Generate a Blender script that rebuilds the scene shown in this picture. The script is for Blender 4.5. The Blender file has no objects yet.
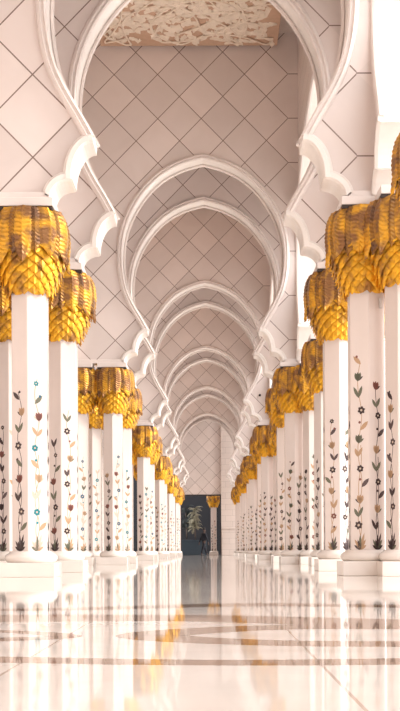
import bpy, bmesh, math, random
from mathutils import Vector, Matrix
from mathutils.geometry import tessellate_polygon
U = 0.0085            # metres per survey unit
F = 1100.0            # focal length in pixels
EYE = 34.0            # eye height above the floor in units
C0 = -14.0            # nave centre line relative to the eye
sc = bpy.context.scene
COL = sc.collection
PI = math.pi
def P(x, d, h): return Vector((x*U, d*F*U, (h+EYE)*U))
# ------------------------------------------------------------- materials
def new_mat(name):
    m = bpy.data.materials.new(name); m.use_nodes = True
    nt = m.node_tree; b = nt.nodes['Principled BSDF']
    return m, nt, b
def N(nt, t, **k):
    n = nt.nodes.new(t)
    for a, v in k.items(): setattr(n, a, v)
    return n
def mth(nt, op, a, b=None):
    n = N(nt, 'ShaderNodeMath', operation=op)
    for i, v in enumerate((a, b)):
        if v is None: continue
        if isinstance(v, (int, float)): n.inputs[i].default_value = v
        else: nt.links.new(v, n.inputs[i])
    return n.outputs[0]
def mixc(nt, fac, a, b, blend='MIX'):
    n = N(nt, 'ShaderNodeMix', data_type='RGBA', blend_type=blend)
    for i, v in ((0, fac), (6, a), (7, b)):
        if isinstance(v, (int, float)): n.inputs[i].default_value = v
        elif isinstance(v, tuple): n.inputs[i].default_value = v+(1,) if len(v) == 3 else v
        else: nt.links.new(v, n.inputs[i])
    return n.outputs[2]
def noise(nt, scale, detail=3, dist=0, vec=None):
    n = N(nt, 'ShaderNodeTexNoise'); n.inputs['Scale'].default_value = scale
    n.inputs['Detail'].default_value = detail; n.inputs['Distortion'].default_value = dist
    if vec: nt.links.new(vec, n.inputs['Vector'])
    return n.outputs['Fac']
def ramp(nt, f, p0, p1, c0=(0,0,0), c1=(1,1,1)):
    n = N(nt, 'ShaderNodeValToRGB'); nt.links.new(f, n.inputs[0])
    n.color_ramp.elements[0].position = p0; n.color_ramp.elements[1].position = p1
    n.color_ramp.elements[0].color = c0+(1,); n.color_ramp.elements[1].color = c1+(1,)
    return n.outputs[0]
def marble(name, col, rough=.35, var=.05, spec=.4):
    m, nt, b = new_mat(name)
    tc = N(nt, 'ShaderNodeTexCoord').outputs['Object']
    f = noise(nt, 1.3, 5, 1.5, tc)
    dk = tuple(c*(1-var*2) for c in col)
    nt.links.new(ramp(nt, f, .3, .7, dk, col), b.inputs['Base Color'])
    b.inputs['Roughness'].default_value = rough; b.inputs['Specular IOR Level'].default_value = spec
    return m
def plain(name, col, rough=.5, metal=0, spec=.4):
    m, nt, b = new_mat(name)
    tc = N(nt, 'ShaderNodeTexCoord').outputs['Object']
    f = noise(nt, 9, 3, 0, tc)
    nt.links.new(ramp(nt, f, .25, .75, tuple(c*.88 for c in col), col), b.inputs['Base Color'])
    b.inputs['Roughness'].default_value = rough; b.inputs['Metallic'].default_value = metal
    b.inputs['Specular IOR Level'].default_value = spec
    return m
WALLC = (.80, .715, .685)
def diamond_wall(name, col, margin, pitch=55.8):
    # large square slabs laid on the diagonal, dark joints; object space: x from nave centre, z from the floor
    m, nt, b = new_mat(name)
    tc = N(nt, 'ShaderNodeTexCoord').outputs['Object']
    s = N(nt, 'ShaderNodeSeparateXYZ'); nt.links.new(tc, s.inputs[0])
    p = pitch*U
    x = mth(nt, 'MULTIPLY', mth(nt, 'ADD', s.outputs[0], 3.5*U), 55.8/54.7); z = mth(nt, 'SUBTRACT', s.outputs[2], (643+EYE)*U)
    a = mth(nt, 'DIVIDE', mth(nt, 'ADD', x, z), 2*p); c = mth(nt, 'DIVIDE', mth(nt, 'SUBTRACT', x, z), 2*p)
    def dist(v, k):
        r = mth(nt, 'FRACT', mth(nt, 'ADD', v, 100.5))
        return mth(nt, 'MULTIPLY', mth(nt, 'ABSOLUTE', mth(nt, 'SUBTRACT', r, .5)), k)
    w = .95*U
    la = mth(nt, 'LESS_THAN', dist(a, 2*p/math.sqrt(2)), w); lb = mth(nt, 'LESS_THAN', dist(c, 2*p/math.sqrt(2)), w)
    line = mth(nt, 'MAXIMUM', la, lb)
    inside = mth(nt, 'LESS_THAN', x, margin*U)
    hz = mth(nt, 'LESS_THAN', dist(mth(nt, 'DIVIDE', z, 2*p), 2*p), w)
    line = mth(nt, 'ADD', mth(nt, 'MULTIPLY', line, inside), mth(nt, 'MULTIPLY', hz, mth(nt, 'SUBTRACT', 1, inside)))
    fa = mth(nt, 'FLOOR', a); fb = mth(nt, 'FLOOR', c)
    cx = N(nt, 'ShaderNodeCombineXYZ'); nt.links.new(fa, cx.inputs[0]); nt.links.new(fb, cx.inputs[1])
    wn = N(nt, 'ShaderNodeTexWhiteNoise', noise_dimensions='3D'); nt.links.new(cx.outputs[0], wn.inputs[0])
    tone = mixc(nt, wn.outputs[0], tuple(v*.9 for v in col), tuple(min(1, v*1.05) for v in col))
    cloud = ramp(nt, noise(nt, 1.1, 5, 1, tc), .3, .7, (.93,.92,.91), (1,1,1))
    tone = mixc(nt, 1.0, tone, cloud, 'MULTIPLY')
    nt.links.new(mixc(nt, line, tone, (.24,.17,.145)), b.inputs['Base Color'])
    b.inputs['Roughness'].default_value = .38
    return m
def course_wall(name, col, ch=44.0):
    m, nt, b = new_mat(name)
    tc = N(nt, 'ShaderNodeTexCoord').outputs['Object']
    s = N(nt, 'ShaderNodeSeparateXYZ'); nt.links.new(tc, s.inputs[0])
    cb = N(nt, 'ShaderNodeCombineXYZ')
    nt.links.new(mth(nt, 'ADD', s.outputs[0], s.outputs[1]), cb.inputs[0]); nt.links.new(s.outputs[2], cb.inputs[1])
    br = N(nt, 'ShaderNodeTexBrick'); nt.links.new(cb.outputs[0], br.inputs[0])
    br.inputs['Scale'].default_value = 1; br.inputs['Mortar Size'].default_value = .006
    br.inputs['Brick Width'].default_value = 110*U; br.inputs['Row Height'].default_value = ch*U
    br.inputs['Color1'].default_value = col+(1,); br.inputs['Color2'].default_value = tuple(c*.95 for c in col)+(1,)
    br.inputs['Mortar'].default_value = tuple(c*.55 for c in col)+(1,)
    nt.links.new(br.outputs[0], b.inputs['Base Color']); b.inputs['Roughness'].default_value = .4
    return m
M = {}
M['wall'] = diamond_wall('slab_diamond_marble', WALLC, 222)
M['endwall'] = diamond_wall('end_diamond_marble', WALLC, 2222)
M['course'] = course_wall('coursed_marble', (.74,.66,.62))
M['trim'] = marble('moulding_marble', (.82,.745,.71), .3)
M['lobe'] = marble('lobe_marble', (.88,.83,.79), .3)
M['column'] = marble('column_marble', (.81,.725,.685), .22, .03)
M['base'] = marble('base_marble', (.88,.82,.77), .15, .03)
M['dark'] = plain('dark_recess', (.05,.035,.03), .7)  # shadow of the thin recess over each capital, as a dark colour
M['ceil'] = plain('ceiling_plaster', (.74,.66,.62), .7)
M['relief_ground'] = plain('relief_ground', (.62,.42,.30), .8)
M['relief'] = plain('relief_cream', (.92,.80,.67), .6)
M['frame'] = plain('dark_bronze_frame', (.035,.03,.035), .4, .3)
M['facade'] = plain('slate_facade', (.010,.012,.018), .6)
M['slate'] = plain('blue_grey_stone', (.055,.085,.115), .5)
M['pale_leaf'] = plain('pale_dry_leaf', (.30,.28,.20), .6)
M['dark_leaf'] = plain('dark_leaf', (.035,.045,.045), .6)
M['trunk'] = plain('dark_bark', (.09,.07,.06), .8)
M['navy'] = plain('dark_navy_cloth', (.008,.01,.018), .8)
M['skin'] = plain('skin', (.10,.06,.05), .6)
M['hair'] = plain('black_hair', (.015,.012,.012), .6)
M['shoe'] = plain('black_shoe', (.015,.015,.015), .4)
M['camwhite'] = plain('white_plastic', (.75,.72,.7), .4)
M['camblack'] = plain('smoked_dome', (.01,.01,.012), .1)
INK = dict(dark=(.075,.05,.05), ink=(.12,.085,.085), teal=(.02,.27,.32), blue=(.03,.13,.22), tan=(.55,.36,.22),
           green=(.17,.17,.12), red=(.26,.10,.08), pale=(.68,.55,.45))
INKN = list(INK)
for k in INKN: M['ink_'+k] = plain('inlay_'+k, INK[k], .25)
def gold(name, c1, c2, lo, hi):
    m, nt, b = new_mat(name)
    tc = N(nt, 'ShaderNodeTexCoord').outputs['Object']
    f = noise(nt, 5.5, 4, .6, tc)
    nt.links.new(ramp(nt, f, lo, hi, c1, c2), b.inputs['Base Color'])
    b.inputs['Metallic'].default_value = .55; b.inputs['Roughness'].default_value = .42
    return m
M['gold'] = gold('gold_leaf', (.27,.13,.05), (.78,.41,.04), .40, .62)
M['gold_dark'] = gold('tarnished_gold', (.15,.075,.04), (.45,.22,.03), .35, .65)  # inner leaves: tarnish, with the shade between leaves put into the colour
M['gold_scale'] = gold('bright_gold_scale', (.34,.16,.04), (.88,.47,.03), .34, .56)
# ------------------------------------------------------------- helpers
def link(name, me, mats=(), parent=None, kind=None):
    o = bpy.data.objects.new(name, me); COL.objects.link(o)
    if me is not None:
        for m in mats: me.materials.append(M[m] if isinstance(m, str) else m)
    if parent: o.parent = parent
    if kind: o['kind'] = kind
    return o
def mesh_from(bm, name='mesh', smooth=False, recalc=True):
    if recalc: bmesh.ops.recalc_face_normals(bm, faces=bm.faces)
    me = bpy.data.meshes.new(name); bm.to_mesh(me); bm.free()
    if smooth:
        for p in me.polygons: p.use_smooth = True
    return me
def tag(o, label, cat, group=None):
    o['label'] = label; o['category'] = cat
    if group: o['group'] = group
    return o
def empty(name, loc, label, cat, group=None):
    o = bpy.data.objects.new(name, None); COL.objects.link(o); o.location = loc
    o.empty_display_size = .2
    return tag(o, label, cat, group)
def box(bm, x0, x1, y0, y1, z0, z1, mi=0, bev=0):
    r = bmesh.ops.create_cube(bm, size=1)
    vs = r['verts']
    for v in vs:
        v.co = Vector((x0 if v.co.x < 0 else x1, y0 if v.co.y < 0 else y1, z0 if v.co.z < 0 else z1))
    fs = {f for v in vs for f in v.link_faces}
    for f in fs: f.material_index = mi
    if bev:
        es = list({e for v in vs for e in v.link_edges})
        bmesh.ops.bevel(bm, geom=es, offset=bev, segments=3, affect='EDGES', profile=.6)
def lathe(bm, prof, seg=32, mi=0, cap=True):
    rings = []
    for r, z in prof:
        rings.append([bm.verts.new((r*math.cos(2*PI*k/seg), r*math.sin(2*PI*k/seg), z)) for k in range(seg)])
    for a, b in zip(rings, rings[1:]):
        for k in range(seg):
            f = bm.faces.new((a[k], a[(k+1) % seg], b[(k+1) % seg], b[k])); f.material_index = mi; f.smooth = True
    if cap:
        bm.faces.new(rings[0][::-1]).material_index = mi; bm.faces.new(rings[-1]).material_index = mi
def tube(bm, pts, r, seg=6, mi=0, taper=None):
    rings = []
    n = len(pts)
    for i, p in enumerate(pts):
        t = (pts[min(i+1, n-1)]-pts[max(i-1, 0)]).normalized()
        u = t.cross(Vector((0, 0, 1)))
        if u.length < 1e-3: u = t.cross(Vector((1, 0, 0)))
        u.normalize(); w = t.cross(u)
        rr = r if taper is None else r*(1+(taper-1)*i/(n-1))
        rings.append([bm.verts.new(p+u*rr*math.cos(2*PI*k/seg)+w*rr*math.sin(2*PI*k/seg)) for k in range(seg)])
    for a, b in zip(rings, rings[1:]):
        for k in range(seg):
            f = bm.faces.new((a[k], a[(k+1) % seg], b[(k+1) % seg], b[k])); f.material_index = mi; f.smooth = True
    bm.faces.new(rings[0][::-1]).material_index = mi; bm.faces.new(rings[-1]).material_index = mi
# ------------------------------------------------------------- arch profile (units: x from arch centre, h above eye)
def catmull(pts, n=5):
    out = []
    for i in range(len(pts)-1):
        p0 = pts[max(i-1, 0)]; p1 = pts[i]; p2 = pts[i+1]; p3 = pts[min(i+2, len(pts)-1)]
        for k in range(n):
            t = k/n
            out.append(tuple(.5*((2*p1[j])+(-p0[j]+p2[j])*t+(2*p0[j]-5*p1[j]+4*p2[j]-p3[j])*t*t+(-p0[j]+3*p1[j]-3*p2[j]+p3[j])*t**3) for j in (0, 1)))
    out.append(pts[-1])
    return out
SPRING = 476.0
MAIN = [(140,559),(156,588),(176,622),(192,658),(201,700),(204,745),(200,790),(187,836),(163,882),(131,922),(93,953),(48,975),(0,988)]
def lobes(side):
    # quarter curves from springing to the tip, x positive
    pts = [(200, SPRING)]
    for k in range(0, 9):
        a = PI/2*k/8
        pts.append((171+28*math.cos(a), 477+24*math.sin(a)))
    for k in range(0, 11):
        a = PI/2*k/10
        pts.append((141+29.5*math.cos(a), 503+49*math.sin(a)))
    return pts
def profile(W=None):
    """half opening, from the springing up over to the apex (x positive)."""
    lb = lobes(1); mn = catmull(MAIN, 4)
    if W:
        lb = [(x+W-200, h) for x, h in lb]
        def fx(x, h):
            if h > 745: return x/204.0*(W+4)
            return W+4-(204-x)*.93-(0.07*(204-x) if False else 0)
        mn = [(fx(x, h), h) for x, h in mn]
        mn[0] = (lb[-1][0], mn[0][1])
    return lb, mn
def opening(W=None):
    lb, mn = profile(W)
    half = lb+mn
    left = [(-x, h) for x, h in half]
    return left+half[::-1][1:]           # left springing -> apex -> right springing
def wall_outline(x0, x1, top, openings, spring=SPRING):
    """outline with openings notched up from the bottom edge: list of (centre, W or None, scale)"""
    pts = [(x0, top), (x0, spring)]
    for c, W, s in openings:
        for x, h in opening(W): pts.append((c+x*s, h))
    pts += [(x1, spring), (x1, top)]
    return pts
def dedupe(pts):
    out = [pts[0]]
    for p in pts[1:]:
        if abs(p[0]-out[-1][0])+abs(p[1]-out[-1][1]) > .5: out.append(p)
    return out
def slab(pts, fn, t0, t1):
    """extrude outline; fn(a,h,t)->Vector; material 0 faces, 1 rim"""
    pts = dedupe(pts)
    bm = bmesh.new()
    A = [bm.verts.new(fn(a, h, t0)) for a, h in pts]; B = [bm.verts.new(fn(a, h, t1)) for a, h in pts]
    n = len(pts)
    for k in range(n):
        f = bm.faces.new((A[k], A[(k+1) % n], B[(k+1) % n], B[k])); f.material_index = 1
    for i, j, k in tessellate_polygon([[Vector((a, h, 0)) for a, h in pts]]):
        for V in (A, B):
            try: bm.faces.new((V[i], V[j], V[k]))
            except ValueError: pass
    return mesh_from(bm)
def sweep2d(path, section, fn, closed_section=True):
    """path in 2d (a,h); section list of (outward offset, t); outward = into the wall"""
    path = dedupe(path)
    n = len(path); bm = bmesh.new(); rings = []
    for i, p in enumerate(path):
        a = Vector(path[max(i-1, 0)]); b = Vector(path[min(i+1, n-1)]); t = (b-a).normalized()
        nrm = Vector((-t.y, t.x))
        rings.append([bm.verts.new(fn(p[0]+nrm.x*o, p[1]+nrm.y*o, tt)) for o, tt in section])
    m = len(section)
    for r, q in zip(rings, rings[1:]):
        for k in range(m):
            bm.faces.new((r[k], r[(k+1) % m], q[(k+1) % m], q[k]))
    bm.faces.new(rings[0][::-1]); bm.faces.new(rings[-1])
    return mesh_from(bm, smooth=False)
def arch_parts(root, fn, centre, W, s, T, front):
    """mouldings of one opening; front is the sign of the faced side along t"""
    lb, mn = profile(W)
    f = front
    # main arch bead, left tip -> apex -> right tip, outward normal must point into the wall
    path = [(centre-x*s, h) for x, h in mn]+[(centre+x*s, h) for x, h in mn[::-1][1:]]
    sec = [(1, f*(T/2-4)), (-.5, f*(T/2+1)), (-.5, f*(T/2+5)), (2, f*(T/2+7)), (4, f*(T/2+4)), (6, f*(T/2+4)), (8, f*(T/2+8)), (12, f*(T/2+6)), (14, f*(T/2+2)), (14, f*(T/2-4))]
    me = sweep2d(path, [(o, t) for o, t in sec], fn)
    link('arch_moulding', me, ['trim'], root)
    inner = [(-1.5, -f*(T/2-2)), (-5, -f*(T/2-2)), (-5, -f*(T/2-10)), (-1.5, -f*(T/2-10)), (1, -f*(T/2-6))]
    link('inner_bead', sweep2d(path, inner, fn), ['trim'], root)
    for sg in (-1, 1):
        lp = [(centre+sg*x*s, h) for x, h in lb]
        if sg > 0: lp = lp[::-1]
        sec = [(-2, -f*(T/2+1)), (-2, f*(T/2+3)), (0, f*(T/2+7)), (7, f*(T/2+7)), (9, f*(T/2+4)), (11, f*(T/2+3)), (11, -f*(T/2+1))]
        cut = len(lp)-10 if sg > 0 else 10
        for seg in (lp[:cut], lp[cut:] if sg < 0 else lp[cut:]):
            if sg < 0 and seg[0] == lp[cut]: seg = [(lp[cut][0], lp[cut-1][1]-.5)]+seg
            if sg > 0 and seg[-1] == lp[cut-1]: seg = seg+[(lp[cut-1][0], lp[cut][1]-.5)]
            hi = seg is not None and max(q[1] for q in seg) > 530
            sc2 = [(o+(.25 if hi else 0), t+(math.copysign(.7, t) if hi else 0)) for o, t in sec]
            link('lobed_corbel', sweep2d(seg, sc2, fn), ['lobe'], root)
# ------------------------------------------------------------- rows
ROWS = [1.368, 1.671]
while len(ROWS) < 12: ROWS.append(ROWS[-2]+1.172)
CEIL = 1305.0
T = 46.0
ordn = ['nearest','second','third','fourth','fifth','sixth','seventh','eighth','ninth','tenth','eleventh','twelfth']
RIN = 240.0        # right edge of the cross walls, from nave centre
NEAR = [ROWS[1]-1.172, ROWS[0]-1.172]
for i, d in enumerate(ROWS):
    root = empty('transverse_arch', P(C0, d, -EYE), '%s pale marble pointed arch with lobed feet spanning the nave, counted from the front' % ordn[i], 'arch', 'pointed arches across the nave')
    root['kind'] = 'thing'
    fn = lambda a, h, t: Vector((a*U, t*U, (h+EYE)*U))
    link('wall_panel', slab(wall_outline(-331, RIN, CEIL, [(0, None, 1)]), fn, -T/2, T/2), ['wall', 'lobe'], root)
    arch_parts(root, fn, 0, None, 1, T, -1)
    for a, b in ((-331, -202), (202, RIN)):
        bm = bmesh.new(); box(bm, a*U, b*U, (-T/2-6)*U, (-T/2+2)*U, (SPRING+EYE-3)*U, (SPRING+EYE+7)*U, bev=.012)
        link('springing_band', mesh_from(bm), ['trim'], root)
# side arcades, running away from the eye
def side_wall(name, xin, xout, label):
    d0, d1 = -1.15, 7.62
    ops = []
    c = 1.5195-3*1.172
    while c < d1:
        if d0 < c-.12: ops.append((c*F, None, .55))
        w = c+.586
        if w+.43 < d1: ops.append((w*F, 446, 1))
        c += 1.172
    root = bpy.data.objects.new(name, None); COL.objects.link(root); root.location = P(xin, d0, -EYE); root['kind'] = 'structure'
    oy = P(0, d0, 0).y; ox = xin*U; s = 1 if xout > xin else -1
    mid = abs(xout-xin)/2
    fn = lambda a, h, t: Vector((s*(t+mid)*U, a*U-oy, (h+EYE)*U))
    link('wall_panel', slab(wall_outline(d0*F, d1*F, CEIL, ops), fn, -mid, mid), ['course', 'lobe'], root)
    for c, W, sc_ in ops:
        if W: arch_parts(root, fn, c, W, sc_, mid*2, -1)
side_wall('wall_right', 226, 288, 'tall arcaded marble wall on the right with wide pointed openings to daylight')
side_wall('wall_arcade_left', -346, -400, 'arcaded marble wall over the outer left columns')
# ------------------------------------------------------------- ceiling, floor, ends
bm = bmesh.new(); box(bm, -640*U, 290*U, -1.2*F*U, 9.0*F*U, (CEIL+EYE-1)*U, (CEIL+EYE+30)*U)  # stretch beyond the end wall is added to darken the doorway view
link('ceiling', mesh_from(bm), ['ceil'], kind='structure')
def floor_mat():
    m, nt, b = new_mat('polished_marble_floor')
    g = N(nt, 'ShaderNodeTexCoord').outputs['Object']
    s = N(nt, 'ShaderNodeSeparateXYZ'); nt.links.new(g, s.inputs[0])
    def dist(v, off, per):
        r = mth(nt, 'FRACT', mth(nt, 'ADD', mth(nt, 'DIVIDE', mth(nt, 'SUBTRACT', v, off*U), per*U), 100.5))
        return mth(nt, 'MULTIPLY', mth(nt, 'ABSOLUTE', mth(nt, 'SUBTRACT', r, .5)), per*U)
    jx = mth(nt, 'LESS_THAN', dist(s.outputs[0], 33, 91), .5*U)
    jy = mth(nt, 'LESS_THAN', dist(s.outputs[1], 330, 182), .35*U)
    line = mth(nt, 'MAXIMUM', jx, jy)
    f = noise(nt, .8, 6, 2.2, g)
    base = ramp(nt, f, .35, .7, (.74,.675,.625), (.84,.785,.74))
    nt.links.new(mixc(nt, line, base, (.5,.40,.34)), b.inputs['Base Color'])
    b.inputs['Roughness'].default_value = .04; b.inputs['IOR'].default_value = 1.45
    # slight unevenness of the slabs
    bp = N(nt, 'ShaderNodeBump'); bp.inputs['Strength'].default_value = .006; bp.inputs['Distance'].default_value = .02
    nt.links.new(noise(nt, 1.2, 1, 0, g), bp.inputs['Height']); nt.links.new(bp.outputs[0], b.inputs['Normal'])
    return m
M['floor'] = floor_mat()
M['inlay_band'] = marble('beige_floor_inlay', (.34,.23,.17), .04, .06)  # brown colour of the curved bands lying on the floor
bm = bmesh.new(); box(bm, -9, 50, -1.6*F*U, 10.2*F*U, -.1, 0)
link('floor', mesh_from(bm), ['floor'], kind='structure')
def ground(px, py): 
    k = EYE/(py-551.0); return Vector(((px-210)*k*U, k*F*U, .0006))
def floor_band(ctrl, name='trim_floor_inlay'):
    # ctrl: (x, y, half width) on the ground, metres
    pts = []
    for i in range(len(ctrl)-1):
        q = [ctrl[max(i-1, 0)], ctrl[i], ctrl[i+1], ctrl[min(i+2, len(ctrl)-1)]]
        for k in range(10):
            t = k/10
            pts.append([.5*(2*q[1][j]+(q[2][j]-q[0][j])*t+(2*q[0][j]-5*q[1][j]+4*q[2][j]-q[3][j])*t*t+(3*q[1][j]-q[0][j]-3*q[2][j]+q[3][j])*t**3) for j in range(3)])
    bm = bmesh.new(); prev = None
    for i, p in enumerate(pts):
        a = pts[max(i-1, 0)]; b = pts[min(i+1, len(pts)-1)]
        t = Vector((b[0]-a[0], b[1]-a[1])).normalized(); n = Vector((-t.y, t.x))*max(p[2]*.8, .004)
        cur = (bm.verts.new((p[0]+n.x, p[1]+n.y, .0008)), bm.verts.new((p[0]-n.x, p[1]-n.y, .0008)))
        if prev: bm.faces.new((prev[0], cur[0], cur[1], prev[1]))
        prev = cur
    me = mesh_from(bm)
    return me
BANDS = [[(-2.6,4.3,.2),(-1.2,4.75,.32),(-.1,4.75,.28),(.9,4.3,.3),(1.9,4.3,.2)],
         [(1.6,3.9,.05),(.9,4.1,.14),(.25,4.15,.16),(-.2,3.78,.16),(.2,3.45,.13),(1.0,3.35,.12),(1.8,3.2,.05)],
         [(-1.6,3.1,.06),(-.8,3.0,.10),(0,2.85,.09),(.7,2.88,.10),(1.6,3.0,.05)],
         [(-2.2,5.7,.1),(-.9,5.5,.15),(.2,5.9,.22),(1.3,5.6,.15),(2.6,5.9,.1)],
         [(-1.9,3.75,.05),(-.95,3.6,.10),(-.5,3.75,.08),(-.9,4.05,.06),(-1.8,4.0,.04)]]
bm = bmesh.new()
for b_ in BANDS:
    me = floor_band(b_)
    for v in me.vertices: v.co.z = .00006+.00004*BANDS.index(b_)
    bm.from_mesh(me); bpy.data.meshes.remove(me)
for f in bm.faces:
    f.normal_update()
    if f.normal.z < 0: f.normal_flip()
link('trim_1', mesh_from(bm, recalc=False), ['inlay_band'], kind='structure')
# ------------------------------------------------------------- carved ceiling panels
def ceiling_panel(d0, d1, label, rich, seed):
    rnd = random.Random(seed)
    x0, x1 = -255.0, 188.0
    root = empty('carved_ceiling_panel', P(C0, (d0+d1)/2, 1268), label, 'ceiling panel', 'carved ceiling panels')
    y0, y1 = (d0-d1)/2*F, (d1-d0)/2*F
    bm = bmesh.new(); box(bm, x0*U, x1*U, y0*U, y1*U, 0, 34*U, bev=.01)
    link('panel', mesh_from(bm), ['relief_ground'], root)
    bm = bmesh.new()
    def leaf(cx, cy, ang, L, wd, curve):
        n = 7; rows = []
        for k in range(n+1):
            t = k/n
            a = ang+curve*t
            px = cx+math.cos(ang+curve*t*.5)*L*t; py = cy+math.sin(ang+curve*t*.5)*L*t
            w = wd*math.sin(PI*min(1, t*.93+.07))**.8*(1+.25*math.sin(t*14)); nx, ny = -math.sin(a), math.cos(a)
            rows.append([bm.verts.new(((px+nx*w*q)*U, (py+ny*w*q)*U, z*U)) for q, z in ((-1, .3), (-.45, -4), (0, -2.6), (.45, -4), (1, .3))])
        for r, q in zip(rows, rows[1:]):
            for j in range(4):
                f = bm.faces.new((r[j], r[j+1], q[j+1], q[j])); f.smooth = True
    nl, nv = (900, 70) if rich else (90, 12)
    def inb(x, y): return x0+16 < x < x1-16 and y0+16 < y < y1-16
    for _ in range(nv):
        x, y, a = rnd.uniform(x0+30, x1-30), rnd.uniform(y0+30, y1-30), rnd.uniform(0, 2*PI)
        k0 = rnd.uniform(-.05, .05); dk = rnd.choice((-1, 1))*rnd.uniform(.0006, .0016); pts = []
        for s_ in range(60):
            if not inb(x, y): a += .5; x = min(max(x, x0+14), x1-14); y = min(max(y, y0+14), y1-14)
            pts.append(Vector((x*U, y*U, -3*U))); x += 5*math.cos(a); y += 5*math.sin(a); a += k0; k0 += dk
            if s_ % 9 == 4 and inb(x, y): leaf(x, y, a+rnd.choice((-1, 1))*.9, rnd.uniform(20, 32), rnd.uniform(5, 8), rnd.uniform(-.8, .8))
        tube(bm, pts, 2.3*U, 5)
    for _ in range(nl):
        x, y = rnd.uniform(x0+25, x1-25), rnd.uniform(y0+25, y1-25); a = rnd.uniform(0, 2*PI)
        L = rnd.uniform(18, 38)
        if inb(x+L*math.cos(a), y+L*math.sin(a)): leaf(x, y, a, L, rnd.uniform(5, 9), rnd.uniform(-1.2, 1.2))
    link('vine_relief', mesh_from(bm, recalc=False), ['relief'], root)
for k in range(5):
    a, b = ROWS[2*k+1]+.03, ROWS[2*k+2]-.03 if 2*k+2 < 12 else 7.6
    ceiling_panel(a, b, 'cream vine relief on tan ceiling panel, %s one down the nave' % ordn[k], k == 0, 11+k)
# ------------------------------------------------------------- column meshes
AP = 23.3
def petal_poly(cx, cy, a, L, w, n=4, notch=0):
    pts = []
    for k in range(n+1):
        t = k/n; ww = w*math.sin(PI*t)**.8
        pts.append((cx+math.cos(a)*L*t-math.sin(a)*ww, cy+math.sin(a)*L*t+math.cos(a)*ww))
    for k in range(n-1, 0, -1):
        t = k/n; ww = w*math.sin(PI*t)**.8
        pts.append((cx+math.cos(a)*L*t+math.sin(a)*ww, cy+math.sin(a)*L*t-math.cos(a)*ww))
    return pts
def ngon(cx, cy, r, n=8): return [(cx+r*math.cos(2*PI*k/n), cy+r*math.sin(2*PI*k/n)) for k in range(n)]
def vine(rnd, H, pal):
    """list of (polygon, colour, layer) on a face: x across, y up from the shaft foot"""
    out = []
    A = rnd.uniform(2.2, 3.8); ph = rnd.uniform(0, 6); wl = rnd.uniform(70, 100)
    sx = lambda y: A*math.sin(y/wl*2*PI+ph)*min(1, y/30)
    sx2 = lambda y: -A*.8*math.sin(y/wl*2*PI+ph+.6)*min(1, y/30)
    for f, top in ((sx, H-6), (sx2, H*.55)):
        y = 8
        while y < top:
            y2 = min(y+6, top)
            out.append(([(f(y)-.5, y), (f(y)+.5, y), (f(y2)+.5, y2), (f(y2)-.5, y2)], pal['stem'], 0)); y = y2
    for a, L in ((60, 15), (120, 15), (90, 19), (35, 10), (145, 10), (75, 22), (105, 13)):
        out.append((petal_poly(0, 1, math.radians(a), L, 1.7), rnd.choice(pal['leaf']), 1))
    y = 34; k = rnd.randint(0, 3)
    while y < H:
        x = sx(y); t = k % 4; small = .65 if y > H-26 else 1.0
        if t == 0:       # round open flower with a light eye
            c = rnd.choice(pal['flower']); r = rnd.uniform(3.4, 4.6)*small
            for j in range(6): out.append((petal_poly(x, y, j*PI/3+.3, r+1.2, 1.9*small), c, 2))
            out.append((ngon(x, y, r*.75), c, 1)); out.append((ngon(x, y, r*.34), 'pale', 3))
        elif t == 1:     # pair of leaves in a V
            c = rnd.choice(pal['leaf'])
            for s in (-1, 1): out.append((petal_poly(x, y-6, PI/2+s*rnd.uniform(.3, .6), rnd.uniform(11, 16), 2.1), c, 1))
        elif t == 2:     # tulip bud
            c = rnd.choice(pal['bud'])
            for a in (-.35, 0, .35): out.append((petal_poly(x, y-5, PI/2+a, 11, 2.4), c, 2))
            out.append((petal_poly(x, y-5, PI/2+rnd.choice((-1, 1))*.9, 9, 1.3), rnd.choice(pal['leaf']), 1))
        else:            # side leaf and berry
            s = rnd.choice((-1, 1)); out.append((petal_poly(x, y-5, PI/2+s*.75, 14, 2.6), rnd.choice(pal['leaf']), 1))
            out.append((ngon(sx2(y)-s*2, y+5, 1.6), rnd.choice(pal['flower']), 2))
        y += rnd.uniform(17, 24); k += 1
    return [([((x-sum(q[0] for q in p)/len(p))*k+sum(q[0] for q in p)/len(p), (y-sum(q[1] for q in p)/len(p))*k+sum(q[1] for q in p)/len(p)) for x, y in p], c, l) for p, c, l in out for k in ((1.15 if l else 1.0),)]
PAL = [dict(stem='ink', leaf=['ink','dark','green'], flower=['dark','ink'], bud=['dark','red','tan']),
       dict(stem='tan', leaf=['green','tan','pale'], flower=['teal','blue','teal'], bud=['tan','red','pale']),
       dict(stem='tan', leaf=['green','tan','ink'], flower=['red','dark'], bud=['tan','red','green'])]
SHAFT_H = 346.0     # above EYE level
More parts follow.
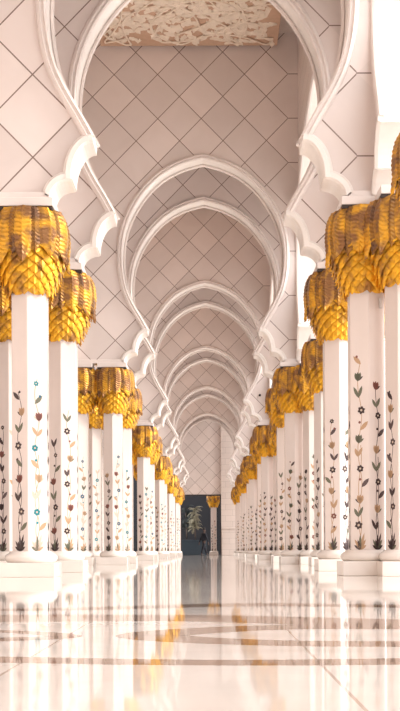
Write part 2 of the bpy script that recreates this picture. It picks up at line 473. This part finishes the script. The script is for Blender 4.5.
def shaft_mesh(seed, rot, pals, Hs):
    rnd = random.Random(seed); bm = bmesh.new()
    R = AP/math.cos(PI/6)
    z0, z1 = 32*U, (SHAFT_H+EYE+4)*U
    # body with softly cut corners
    ring = []
    for k in range(6):
        a = rot+PI/6+k*PI/3
        v = Vector((R*math.cos(a), R*math.sin(a)))
        tn = Vector((-math.sin(a), math.cos(a)))
        for s in (-1, 1): ring.append(v*.985+tn*s*.6)
    lo = [bm.verts.new((v.x*U, v.y*U, z0)) for v in ring]; hi = [bm.verts.new((v.x*U, v.y*U, z1)) for v in ring]
    n = len(ring)
    for k in range(n): bm.faces.new((lo[k], lo[(k+1) % n], hi[(k+1) % n], hi[k]))
    bm.faces.new(lo[::-1]); bm.faces.new(hi)
    bmesh.ops.recalc_face_normals(bm, faces=bm.faces)
    for k in range(6):
        a = rot+k*PI/3
        nr = Vector((math.cos(a), math.sin(a), 0)); tn = Vector((-math.sin(a), math.cos(a), 0))
        for poly, c, lay in vine(rnd, Hs[k % len(Hs)]+rnd.uniform(-12, 12), PAL[pals[k % len(pals)]]):
            off = (AP*.985+.36+.10*lay)*U
            vs = [bm.verts.new(nr*off+tn*(x*U)+Vector((0, 0, (EYE+y)*U))) for x, y in poly]
            f = bm.faces.new(vs); f.material_index = 1+INKN.index(c)
            f.normal_update()
            if f.normal.dot(nr) < 0: f.normal_flip()
    return mesh_from(bm, 'shaft', recalc=False)
def rprof(z):
    T_ = [(-2,25),(0,27),(12,33),(28,40),(45,46),(60,49),(78,50.5),(94,49),(105,46),(114,41)]
    if z <= T_[0][0]: return T_[0][1]
    for (a, r), (b, s) in zip(T_, T_[1:]):
        if z <= b: return r+(s-r)*(z-a)/(b-a)
    return T_[-1][1]
def capital_core():
    bm = bmesh.new()
    lathe(bm, [((rprof(z)-3.5)*U, z*U) for z in range(-2, 115, 6)], 28)
    rnd = random.Random(5)
    for k in range(10):
        z0 = 3+k*6.4; n = 15
        for j in range(n):
            a = 2*PI*(j+.5*(k % 2))/n; L = 14.5+rnd.uniform(-1, 1.5); wd = 2*PI*rprof(z0+8)/n*.56
            rows = []
            for u in range(6):
                v = u/5; zz = z0+L*(1-v)-4
                hw = wd*(1-.97*max(0, v-.35)**1.4/.65**1.4)
                rr = rprof(zz)-2+-1+6.5*v+(1.0 if v > .8 else 0)
                row = []
                for q in (-1, -.5, 0, .5, 1):
                    rad = rr+1.6*(1-abs(q)); ang = a+q*hw/rr
                    row.append(bm.verts.new((rad*math.cos(ang)*U, rad*math.sin(ang)*U, zz*U)))
                rows.append(row)
            for r, s in zip(rows, rows[1:]):
                for q in range(4): bm.faces.new((r[q], r[q+1], s[q+1], s[q]))
    return mesh_from(bm, 'scales', recalc=False)
def leaf_crown():
    bm = bmesh.new(); rnd = random.Random(9)
    for layer, (n, zt, zb, out) in enumerate(((10, 113, 46, 0), (10, 114, 42, 1.8))):
        for j in range(n):
            a = 2*PI*(j+.5*layer)/n+rnd.uniform(-.05, .05); L = zt-zb+rnd.uniform(-6, 5)
            rows = []; NS = 26
            for u in range(NS+1):
                v = u/NS; zz = zt-L*v
                w = 16.6*(.74+.26*min(1, v/.3))*max(0, 1-(max(0, v-.45)/.55)**2.3)*(1.035 if u % 2 else .965)
                base = rprof(zz)+out+(5*max(0, v-.75)/.25 if layer else 2*max(0, v-.8)/.2)
                row = []
                for q in (-1, -.6, -.25, 0, .25, .6, 1):
                    ridge = 1.1*math.cos(PI*(u+abs(q)*4.4))*(1 if abs(q) < 1 else .4)
                    rad = base+3.4*(1-abs(q)**1.5)+ridge*.4+(1.0 if q == 0 else 0)
                    ang = a+q*w/base; zq = zz-abs(q)*0+(-2.5*(1-abs(q)) if v > .9 else 0)
                    row.append(bm.verts.new((rad*math.cos(ang)*U, rad*math.sin(ang)*U, zq*U)))
                rows.append(row)
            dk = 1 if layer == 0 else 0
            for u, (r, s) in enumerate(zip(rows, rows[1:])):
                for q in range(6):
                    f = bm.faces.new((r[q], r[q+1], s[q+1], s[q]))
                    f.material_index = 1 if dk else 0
    return mesh_from(bm, 'palm_leaves', recalc=False)
def base_mesh():
    bm = bmesh.new()
    lathe(bm, [(30*U, 19*U), (34*U, 21*U), (36*U, 25*U), (35*U, 29*U), (32*U, 31.5*U), (30*U, 32.5*U), (29*U, 34.5*U), (24*U, 34.8*U)], 48)
    return mesh_from(bm, 'base')
def plinth_mesh():
    bm = bmesh.new(); box(bm, -37*U, 37*U, -37*U, 37*U, 0, 19.5*U, bev=.008)
    return mesh_from(bm, 'plinth')
def abacus_mesh():
    bm = bmesh.new()
    box(bm, -36*U, 36*U, -36*U, 36*U, (113+SHAFT_H+EYE-2)*U, (113+SHAFT_H+EYE+3.5)*U, mi=1)  # dark layer paints the shadow line above the capital
    box(bm, -37*U, 37*U, -37*U, 37*U, (113+SHAFT_H+EYE+3)*U, (SPRING+EYE-2.6)*U, mi=0, bev=.01)
    return mesh_from(bm, 'abacus')
inkm = ['column']+['ink_'+k for k in INKN]
protos = {}
def col_parts(kind):
    if kind in protos: return protos[kind]
    rot, seed, pals, Hs = kind[0], kind[1], kind[2], kind[3]
    sm = shaft_mesh(seed, rot, pals, Hs)
    for m in inkm: sm.materials.append(M[m])
    protos[kind] = sm; return sm
MB_ = base_mesh(); MP_ = plinth_mesh(); MA_ = abacus_mesh(); MC_ = capital_core(); ML_ = leaf_crown()
MB_.materials.append(M['base']); MP_.materials.append(M['base'])
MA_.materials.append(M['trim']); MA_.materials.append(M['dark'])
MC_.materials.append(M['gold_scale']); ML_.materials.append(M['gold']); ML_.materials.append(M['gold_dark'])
# face order k: normal at rot + k*60 deg. rot 0: 0 = +x, 4 = -120deg, 5 = -60deg ; front left = 4, front right = 5
def column(x, d, rot, seed, pals, Hs, label, group, spin=0.0):
    root = empty('marble_column', P(x, d, -EYE), label, 'column', group); root['kind'] = 'thing'
    link('plinth', MP_, (), root); link('base', MB_, (), root)
    link('shaft', col_parts((rot, seed, pals, Hs)), (), root)
    c = link('capital', MC_, (), root); c.location = (0, 0, (SHAFT_H+EYE)*U); c.rotation_euler.z = spin
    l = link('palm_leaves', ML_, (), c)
    link('abacus', MA_, (), root)
    return root
XL, XR = C0-230.5, C0+228.5
LP = (0, 2, 0, 0, 0, 1); HL = (200, 200, 200, 200, 215, 235)
RP = (0, 1, 0, 0, 2, 0); HR = (200, 200, 200, 200, 285, 250)
for i, d in enumerate(ROWS):
    sp = (i*1.7) % 6.28
    v = i % 3
    column(XL, d, 0, 10+v, LP if i != 1 else (0, 2, 0, 0, 0, 2), (200, 200, 200, 200, 213, 243) if i == 0 else (200, 200, 200, 200, 180, 230) if i == 1 else HL,
           'inlaid marble column with gold palm capital, %s in the left row beside the nave' % ordn[i], 'inner left columns', sp)
    column(XL-86, d, 0, 20+v, LP, HL, 'gold-capped marble column, %s in the row behind the left nave columns' % ordn[i], 'outer left columns', sp+2)
    column(XR, d, 0, 30+v, RP, (200, 200, 200, 200, 270, 235) if i == 0 else (200, 200, 200, 200, 225, 200),
           'inlaid marble column with gold palm capital, %s in the right row beside the nave' % ordn[i], 'inner right columns', sp+1)
    if i % 2 == 0:
        column(260, d-.04, PI/6, 40+v, RP, (200, 200, 200, 200, 240, 230), 'white marble column, %s of those pressed close behind the right nave columns' % ordn[i//2], 'outer right columns', sp+3)
        column(258, d-.325 if i else d-.268, PI/6, 50+v, RP, HR, 'white marble column standing forward of the right cluster, %s from the front' % ordn[i//2], 'forward right columns', sp+4)
    else:
        column(262, d+.04, PI/6, 60+v, RP, HR, 'white marble column behind the right nave row, rear of cluster %s' % ordn[i//2], 'rear right columns', sp+5)
# small metal bracket on the nearest right column, dome camera on the fifth arch
bm = bmesh.new(); box(bm, 0, 3.2*U, 0, 6*U, 0, 13*U, bev=.006); box(bm, .6*U, 2.6*U, -2*U, 0, 3*U, 10*U, mi=0, bev=.004)
br = link('wall_box', mesh_from(bm), ['camwhite']); br.location = P(XR+15.5, 1.368-22/F, 327)
tag(br, 'small white fixture box high on the shaft of the nearest right column', 'fixture box')
camd = 3.715-(T/2)/F
t = empty('security_camera', P(186, camd, 575), 'small dark dome camera on the right shoulder of the third arch pair', 'security camera')
bm = bmesh.new(); box(bm, -6*U, 6*U, -3*U, 0, -8*U, 8*U, bev=.008); box(bm, -2*U, 2*U, -12*U, -2*U, 1*U, 4*U); link('bracket', mesh_from(bm), ['camwhite'], t)
bm = bmesh.new(); bmesh.ops.create_uvsphere(bm, u_segments=20, v_segments=12, radius=4.5*U)
for v in bm.verts: v.co += Vector((0, -12*U, -2*U))
link('dome', mesh_from(bm, smooth=True), ['camblack'], t)
# ------------------------------------------------------------- end wall with doorway
DW = 7.75
def pxx(px, d): return (px-210)*d
dx0, dx1 = pxx(181.0, DW), pxx(221.3, DW); dtop = (551-494.6)*DW
bm = bmesh.new()
xs = (-500, dx0, dx1, 420); yy = 0
def wb(bm, x0, x1, d0, d1, h0, h1, mi=0, bev=0): 
    box(bm, x0*U, x1*U, d0*F*U, d1*F*U, (h0+EYE)*U, (h1+EYE)*U, mi, bev)
wb(bm, -500, dx0, DW, DW+.04, -EYE, dtop); wb(bm, dx0, dx1, DW, DW+.04, dtop, CEIL); wb(bm, -500, dx0, DW, DW+.04, dtop, CEIL)
me = mesh_from(bm); o = link('wall_back', me, ['endwall'], kind='structure'); 
o.location.x = 0
bm = bmesh.new(); wb(bm, dx1, 420, DW-.01, DW+.04, -EYE, CEIL); link('wall_back_right', mesh_from(bm), ['course'], kind='structure')
bm = bmesh.new(); wb(bm, pxx(222, DW), pxx(242, DW), DW-.035, DW-.01, -EYE, 170, bev=.02); wb(bm, pxx(221.5, DW), pxx(243, DW), DW-.04, DW-.01, 168, 182, bev=.02)
link('trim_2', mesh_from(bm), ['course'], kind='structure')
bm = bmesh.new()
wb(bm, dx0, dx0+6, DW-.006, DW+.03, -EYE, dtop); wb(bm, dx1-9, dx1, DW-.006, DW+.03, -EYE, dtop); wb(bm, dx0, dx1, DW-.006, DW+.03, dtop-9, dtop)
link('door_1', mesh_from(bm), ['frame'], kind='structure')
bm = bmesh.new(); wb(bm, 226, 288, 7.8, 9.5, -EYE, CEIL); link('wall_outer_right', mesh_from(bm), ['course'], kind='structure')  # unseen wall, added to keep sun off the space beyond the doorway
# outside the doorway
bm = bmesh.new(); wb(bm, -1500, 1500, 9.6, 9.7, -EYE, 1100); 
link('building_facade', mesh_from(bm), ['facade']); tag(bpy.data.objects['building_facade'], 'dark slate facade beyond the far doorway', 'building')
column(pxx(213.8, 8.0), 8.0, 0, 70, LP, HL, 'marble column with gold capital standing outside the far doorway', 'columns beyond the doorway', .4)
bm = bmesh.new(); wb(bm, pxx(176, 8.5), pxx(207, 8.5), 8.4, 8.5, -EYE, 86, bev=.02); wb(bm, pxx(175.5, 8.5), pxx(207.5, 8.5), 8.39, 8.51, 86, 94, bev=.02)
o = link('garden_wall', mesh_from(bm), ['slate']); tag(o, 'low blue-grey stone wall outside the far doorway', 'garden wall')
def palm(x, d, h, spread, n, mat, label, seed, name='palm_tree'):
    rnd = random.Random(seed); root = empty(name, P(x, d, -EYE), label, 'tree')
    bm = bmesh.new(); tube(bm, [Vector((math.sin(k*.5)*4*U, 0, k*h/10*U)) for k in range(11)], 9*U, 10, 0, .6)
    link('trunk', mesh_from(bm), ['trunk'], root)
    bm = bmesh.new()
    for j in range(n):
        a = rnd.uniform(0, 2*PI); up = rnd.uniform(.2, 1.3); L = spread*rnd.uniform(.8, 1.2); z0 = h*rnd.uniform(.55, 1.0)
        px, pz, el = 0, z0, up; prev = None
        for k in range(12):
            c = Vector((px*math.cos(a)*U, px*math.sin(a)*U, pz*U))
            if prev is not None:
                for s in (-1, 1):
                    sd = Vector((-math.sin(a)*s, math.cos(a)*s, -.5)).normalized()*L*.28*U*math.sin(PI*(k+.5)/12.5)
                    v = [bm.verts.new(p) for p in (prev, c, c+sd+(c-prev)*.5)]
                    bm.faces.new(v)
            prev = c; px += math.cos(el)*L/12; pz += math.sin(el)*L/12; el -= .17
    link('fronds', mesh_from(bm, recalc=False), [mat], root)
palm(pxx(195, 8.9), 8.9, 400, 85, 60, 'pale_leaf', 'pale palm tree seen through the far doorway', 3)
palm(pxx(186.5, 9.2), 9.2, 420, 110, 40, 'dark_leaf', 'dark palm tree left of the pale one beyond the doorway', 4)
# ------------------------------------------------------------- the walking person
def skin_obj(name, chains, mat, parent, sub=2):
    """chains: list of lists of (x,y,z,r); chains whose first point repeats an existing one are welded"""
    me = bpy.data.meshes.new(name); vs, rs, es = [], [], []
    def idx(p):
        for i, q in enumerate(vs):
            if (Vector(q)-Vector(p[:3])).length < 1e-5: return i
        vs.append(p[:3]); rs.append(p[3]); return len(vs)-1
    for ch in chains:
        ids = [idx(p) for p in ch]
        es += [(a, b) for a, b in zip(ids, ids[1:])]
    me.from_pydata(vs, es, []); o = link(name, me, [mat], parent)
    o.modifiers.new('skin', 'SKIN'); 
    if not me.skin_vertices: me.attributes.new
    for i, r in enumerate(rs):
        me.skin_vertices[0].data[i].radius = (r, r)
    me.skin_vertices[0].data[0].use_root = True
    s = o.modifiers.new('sub', 'SUBSURF'); s.levels = sub; s.render_levels = sub
    o.modifiers['skin'].use_smooth_shade = True
    return o
def person(x, d, rz, label):
    root = empty('person', P(x, d, -EYE), label, 'person'); root.rotation_euler.z = rz
    pel = (0, 0, .93, .13)
    neck = (0, .02, 1.43, .055); sh = (0, .01, 1.34, .12)
    body = [[pel, (0, 0, 1.08, .12), (0, .01, 1.24, .14), sh, neck, (0, .03, 1.50, .055), (0, .035, 1.58, .088), (0, .03, 1.66, .085)]]
    for s, st in ((-1, .28), (1, -.24)):
        body.append([pel, (s*.09, 0, .88, .095), (s*.10, st*.45, .50, .06), (s*.10, st, .12 if st > 0 else .14, .042), (s*.10, st+.02, .05, .038), (s*.11, st+.14, .03, .035)])
        hand = (s*.25, -st*.75, .80, .026)
        body.append([sh, (s*.18, .01, 1.35, .062), (s*.22, -st*.3, 1.10, .042), hand])
        palmv = (s*.25, -st*.80, .74, .026); body.append([hand, palmv])
        for q in range(4):
            ox = (q-1.5)*.017
            body.append([palmv, (s*.25, -st*.80+ox, .70, .0095), (s*.245, -st*.80+ox*1.1+.01, .665-.004*abs(q-1.5), .008)])
        body.append([hand, (s*.235, -st*.80+.035, .745, .010), (s*.232, -st*.80+.045, .71, .009)])
    b = skin_obj('body', body, 'skin', root)
    # clothes: jacket and trousers as close shells
    top = [[(0, 0, .82, .185), (0, 0, 1.08, .165), (0, .01, 1.24, .175), (0, .01, 1.34, .145), (0, .018, 1.41, .07)]]
    for s, st in ((-1, .28), (1, -.24)):
        top.append([(0, .01, 1.34, .145), (s*.18, .01, 1.35, .078), (s*.22, -st*.3, 1.10, .058), (s*.248, -st*.7, .83, .042)])
    skin_obj('jacket', top, 'navy', root)
    tr = [[(0, 0, .95, .14), (0, 0, .90, .145)]]
    for s, st in ((-1, .28), (1, -.24)):
        tr.append([(0, 0, .90, .145), (s*.09, 0, .84, .112), (s*.10, st*.45, .50, .08), (s*.10, st, .12, .062)])
    skin_obj('trousers', tr, 'navy', root)
    for s, st in ((-1, .28), (1, -.24)):
        skin_obj('shoe', [[(s*.10, st-.03, .05, .048), (s*.105, st+.06, .045, .045), (s*.11, st+.17, .035, .035)]], 'shoe', root)
    bm = bmesh.new(); bmesh.ops.create_uvsphere(bm, u_segments=20, v_segments=14, radius=.104)
    for v in bm.verts:
        v.co = Vector((v.co.x*.92, v.co.y*1.0, v.co.z*1.05))
        if v.co.y > .04 and v.co.z < .035: v.co.y = .04
        if v.co.z < -.05: v.co.z = -.05
        v.co += Vector((0, .022, 1.66))
    link('hair', mesh_from(bm, smooth=True), ['hair'], root)
    bm = bmesh.new()
    for s in (-1, 1):
        r = bmesh.ops.create_uvsphere(bm, u_segments=8, v_segments=6, radius=.018)
        for v in r['verts']: v.co = Vector((v.co.x*.5+s*.086, v.co.y+.03, v.co.z*1.5+1.61))
    r = bmesh.ops.create_cone(bm, segments=6, radius1=.018, radius2=.004, depth=.035, cap_ends=True)
    for v in r['verts']: v.co = Vector((v.co.x, v.co.y*.8+.125, v.co.z*1.0+1.605))
    link('face_features', mesh_from(bm, smooth=True), ['skin'], root)
person(pxx(204, 7.4), 7.4, math.radians(-60), 'person in dark clothes walking through the far doorway')
bm = bmesh.new(); wb(bm, -640, 288, -1.2, -1.17, -EYE, CEIL); link('wall_front', mesh_from(bm), ['course'], kind='structure')
# ------------------------------------------------------------- side aisle walls
bm = bmesh.new(); wb(bm, -660, -640, -1.2, 7.8, -EYE, CEIL); link('wall_left', mesh_from(bm), ['course'], kind='structure')
for k in range(6):
    d = 1.95+1.172*k; bm = bmesh.new()
    wb(bm, -640, -634, d-.36, d+.36, -EYE, 460, bev=.01); root = link('door_%d' % (k+2), mesh_from(bm), ['frame'], kind='structure')
# ------------------------------------------------------------- world, sun, camera
w = bpy.data.worlds.new('World'); sc.world = w; w.use_nodes = True
bg = w.node_tree.nodes['Background']; bg.inputs[0].default_value = (1.0, .97, .955, 1); bg.inputs[1].default_value = 2.5
def sun(el, az, strength, ang, col):
    l = bpy.data.lights.new('Sun', 'SUN'); l.energy = strength; l.angle = math.radians(ang); l.color = col
    o = bpy.data.objects.new('Sun', l); COL.objects.link(o)
    # az: degrees from +x towards -y (towards the eye)
    v = Vector((math.cos(math.radians(el))*math.cos(math.radians(az)), -math.cos(math.radians(el))*math.sin(math.radians(az)), math.sin(math.radians(el))))
    o.rotation_euler = v.to_track_quat('Z', 'Y').to_euler(); o.location = v*40
    return o
sun(24, 10, 3.2, 10, (1.0, .94, .87))
cam = bpy.data.cameras.new('Camera'); co = bpy.data.objects.new('Camera', cam); COL.objects.link(co); sc.camera = co
cam.sensor_fit = 'HORIZONTAL'; cam.sensor_width = 36; cam.lens = F/400*36
cam.shift_x = -10/400; cam.shift_y = 195.5/400
cam.clip_start = .05; cam.clip_end = 500
co.location = (0, 0, EYE*U); co.rotation_euler = (math.radians(90), math.radians(0.25), 0)
sc.view_settings.view_transform = 'Standard'; sc.view_settings.look = 'None'; sc.view_settings.gamma = 1
sc.view_settings.exposure = 0.08
try: sc.view_settings.use_curve_mapping = False
except Exception: pass
sc.cycles.max_bounces = 10; sc.cycles.diffuse_bounces = 6
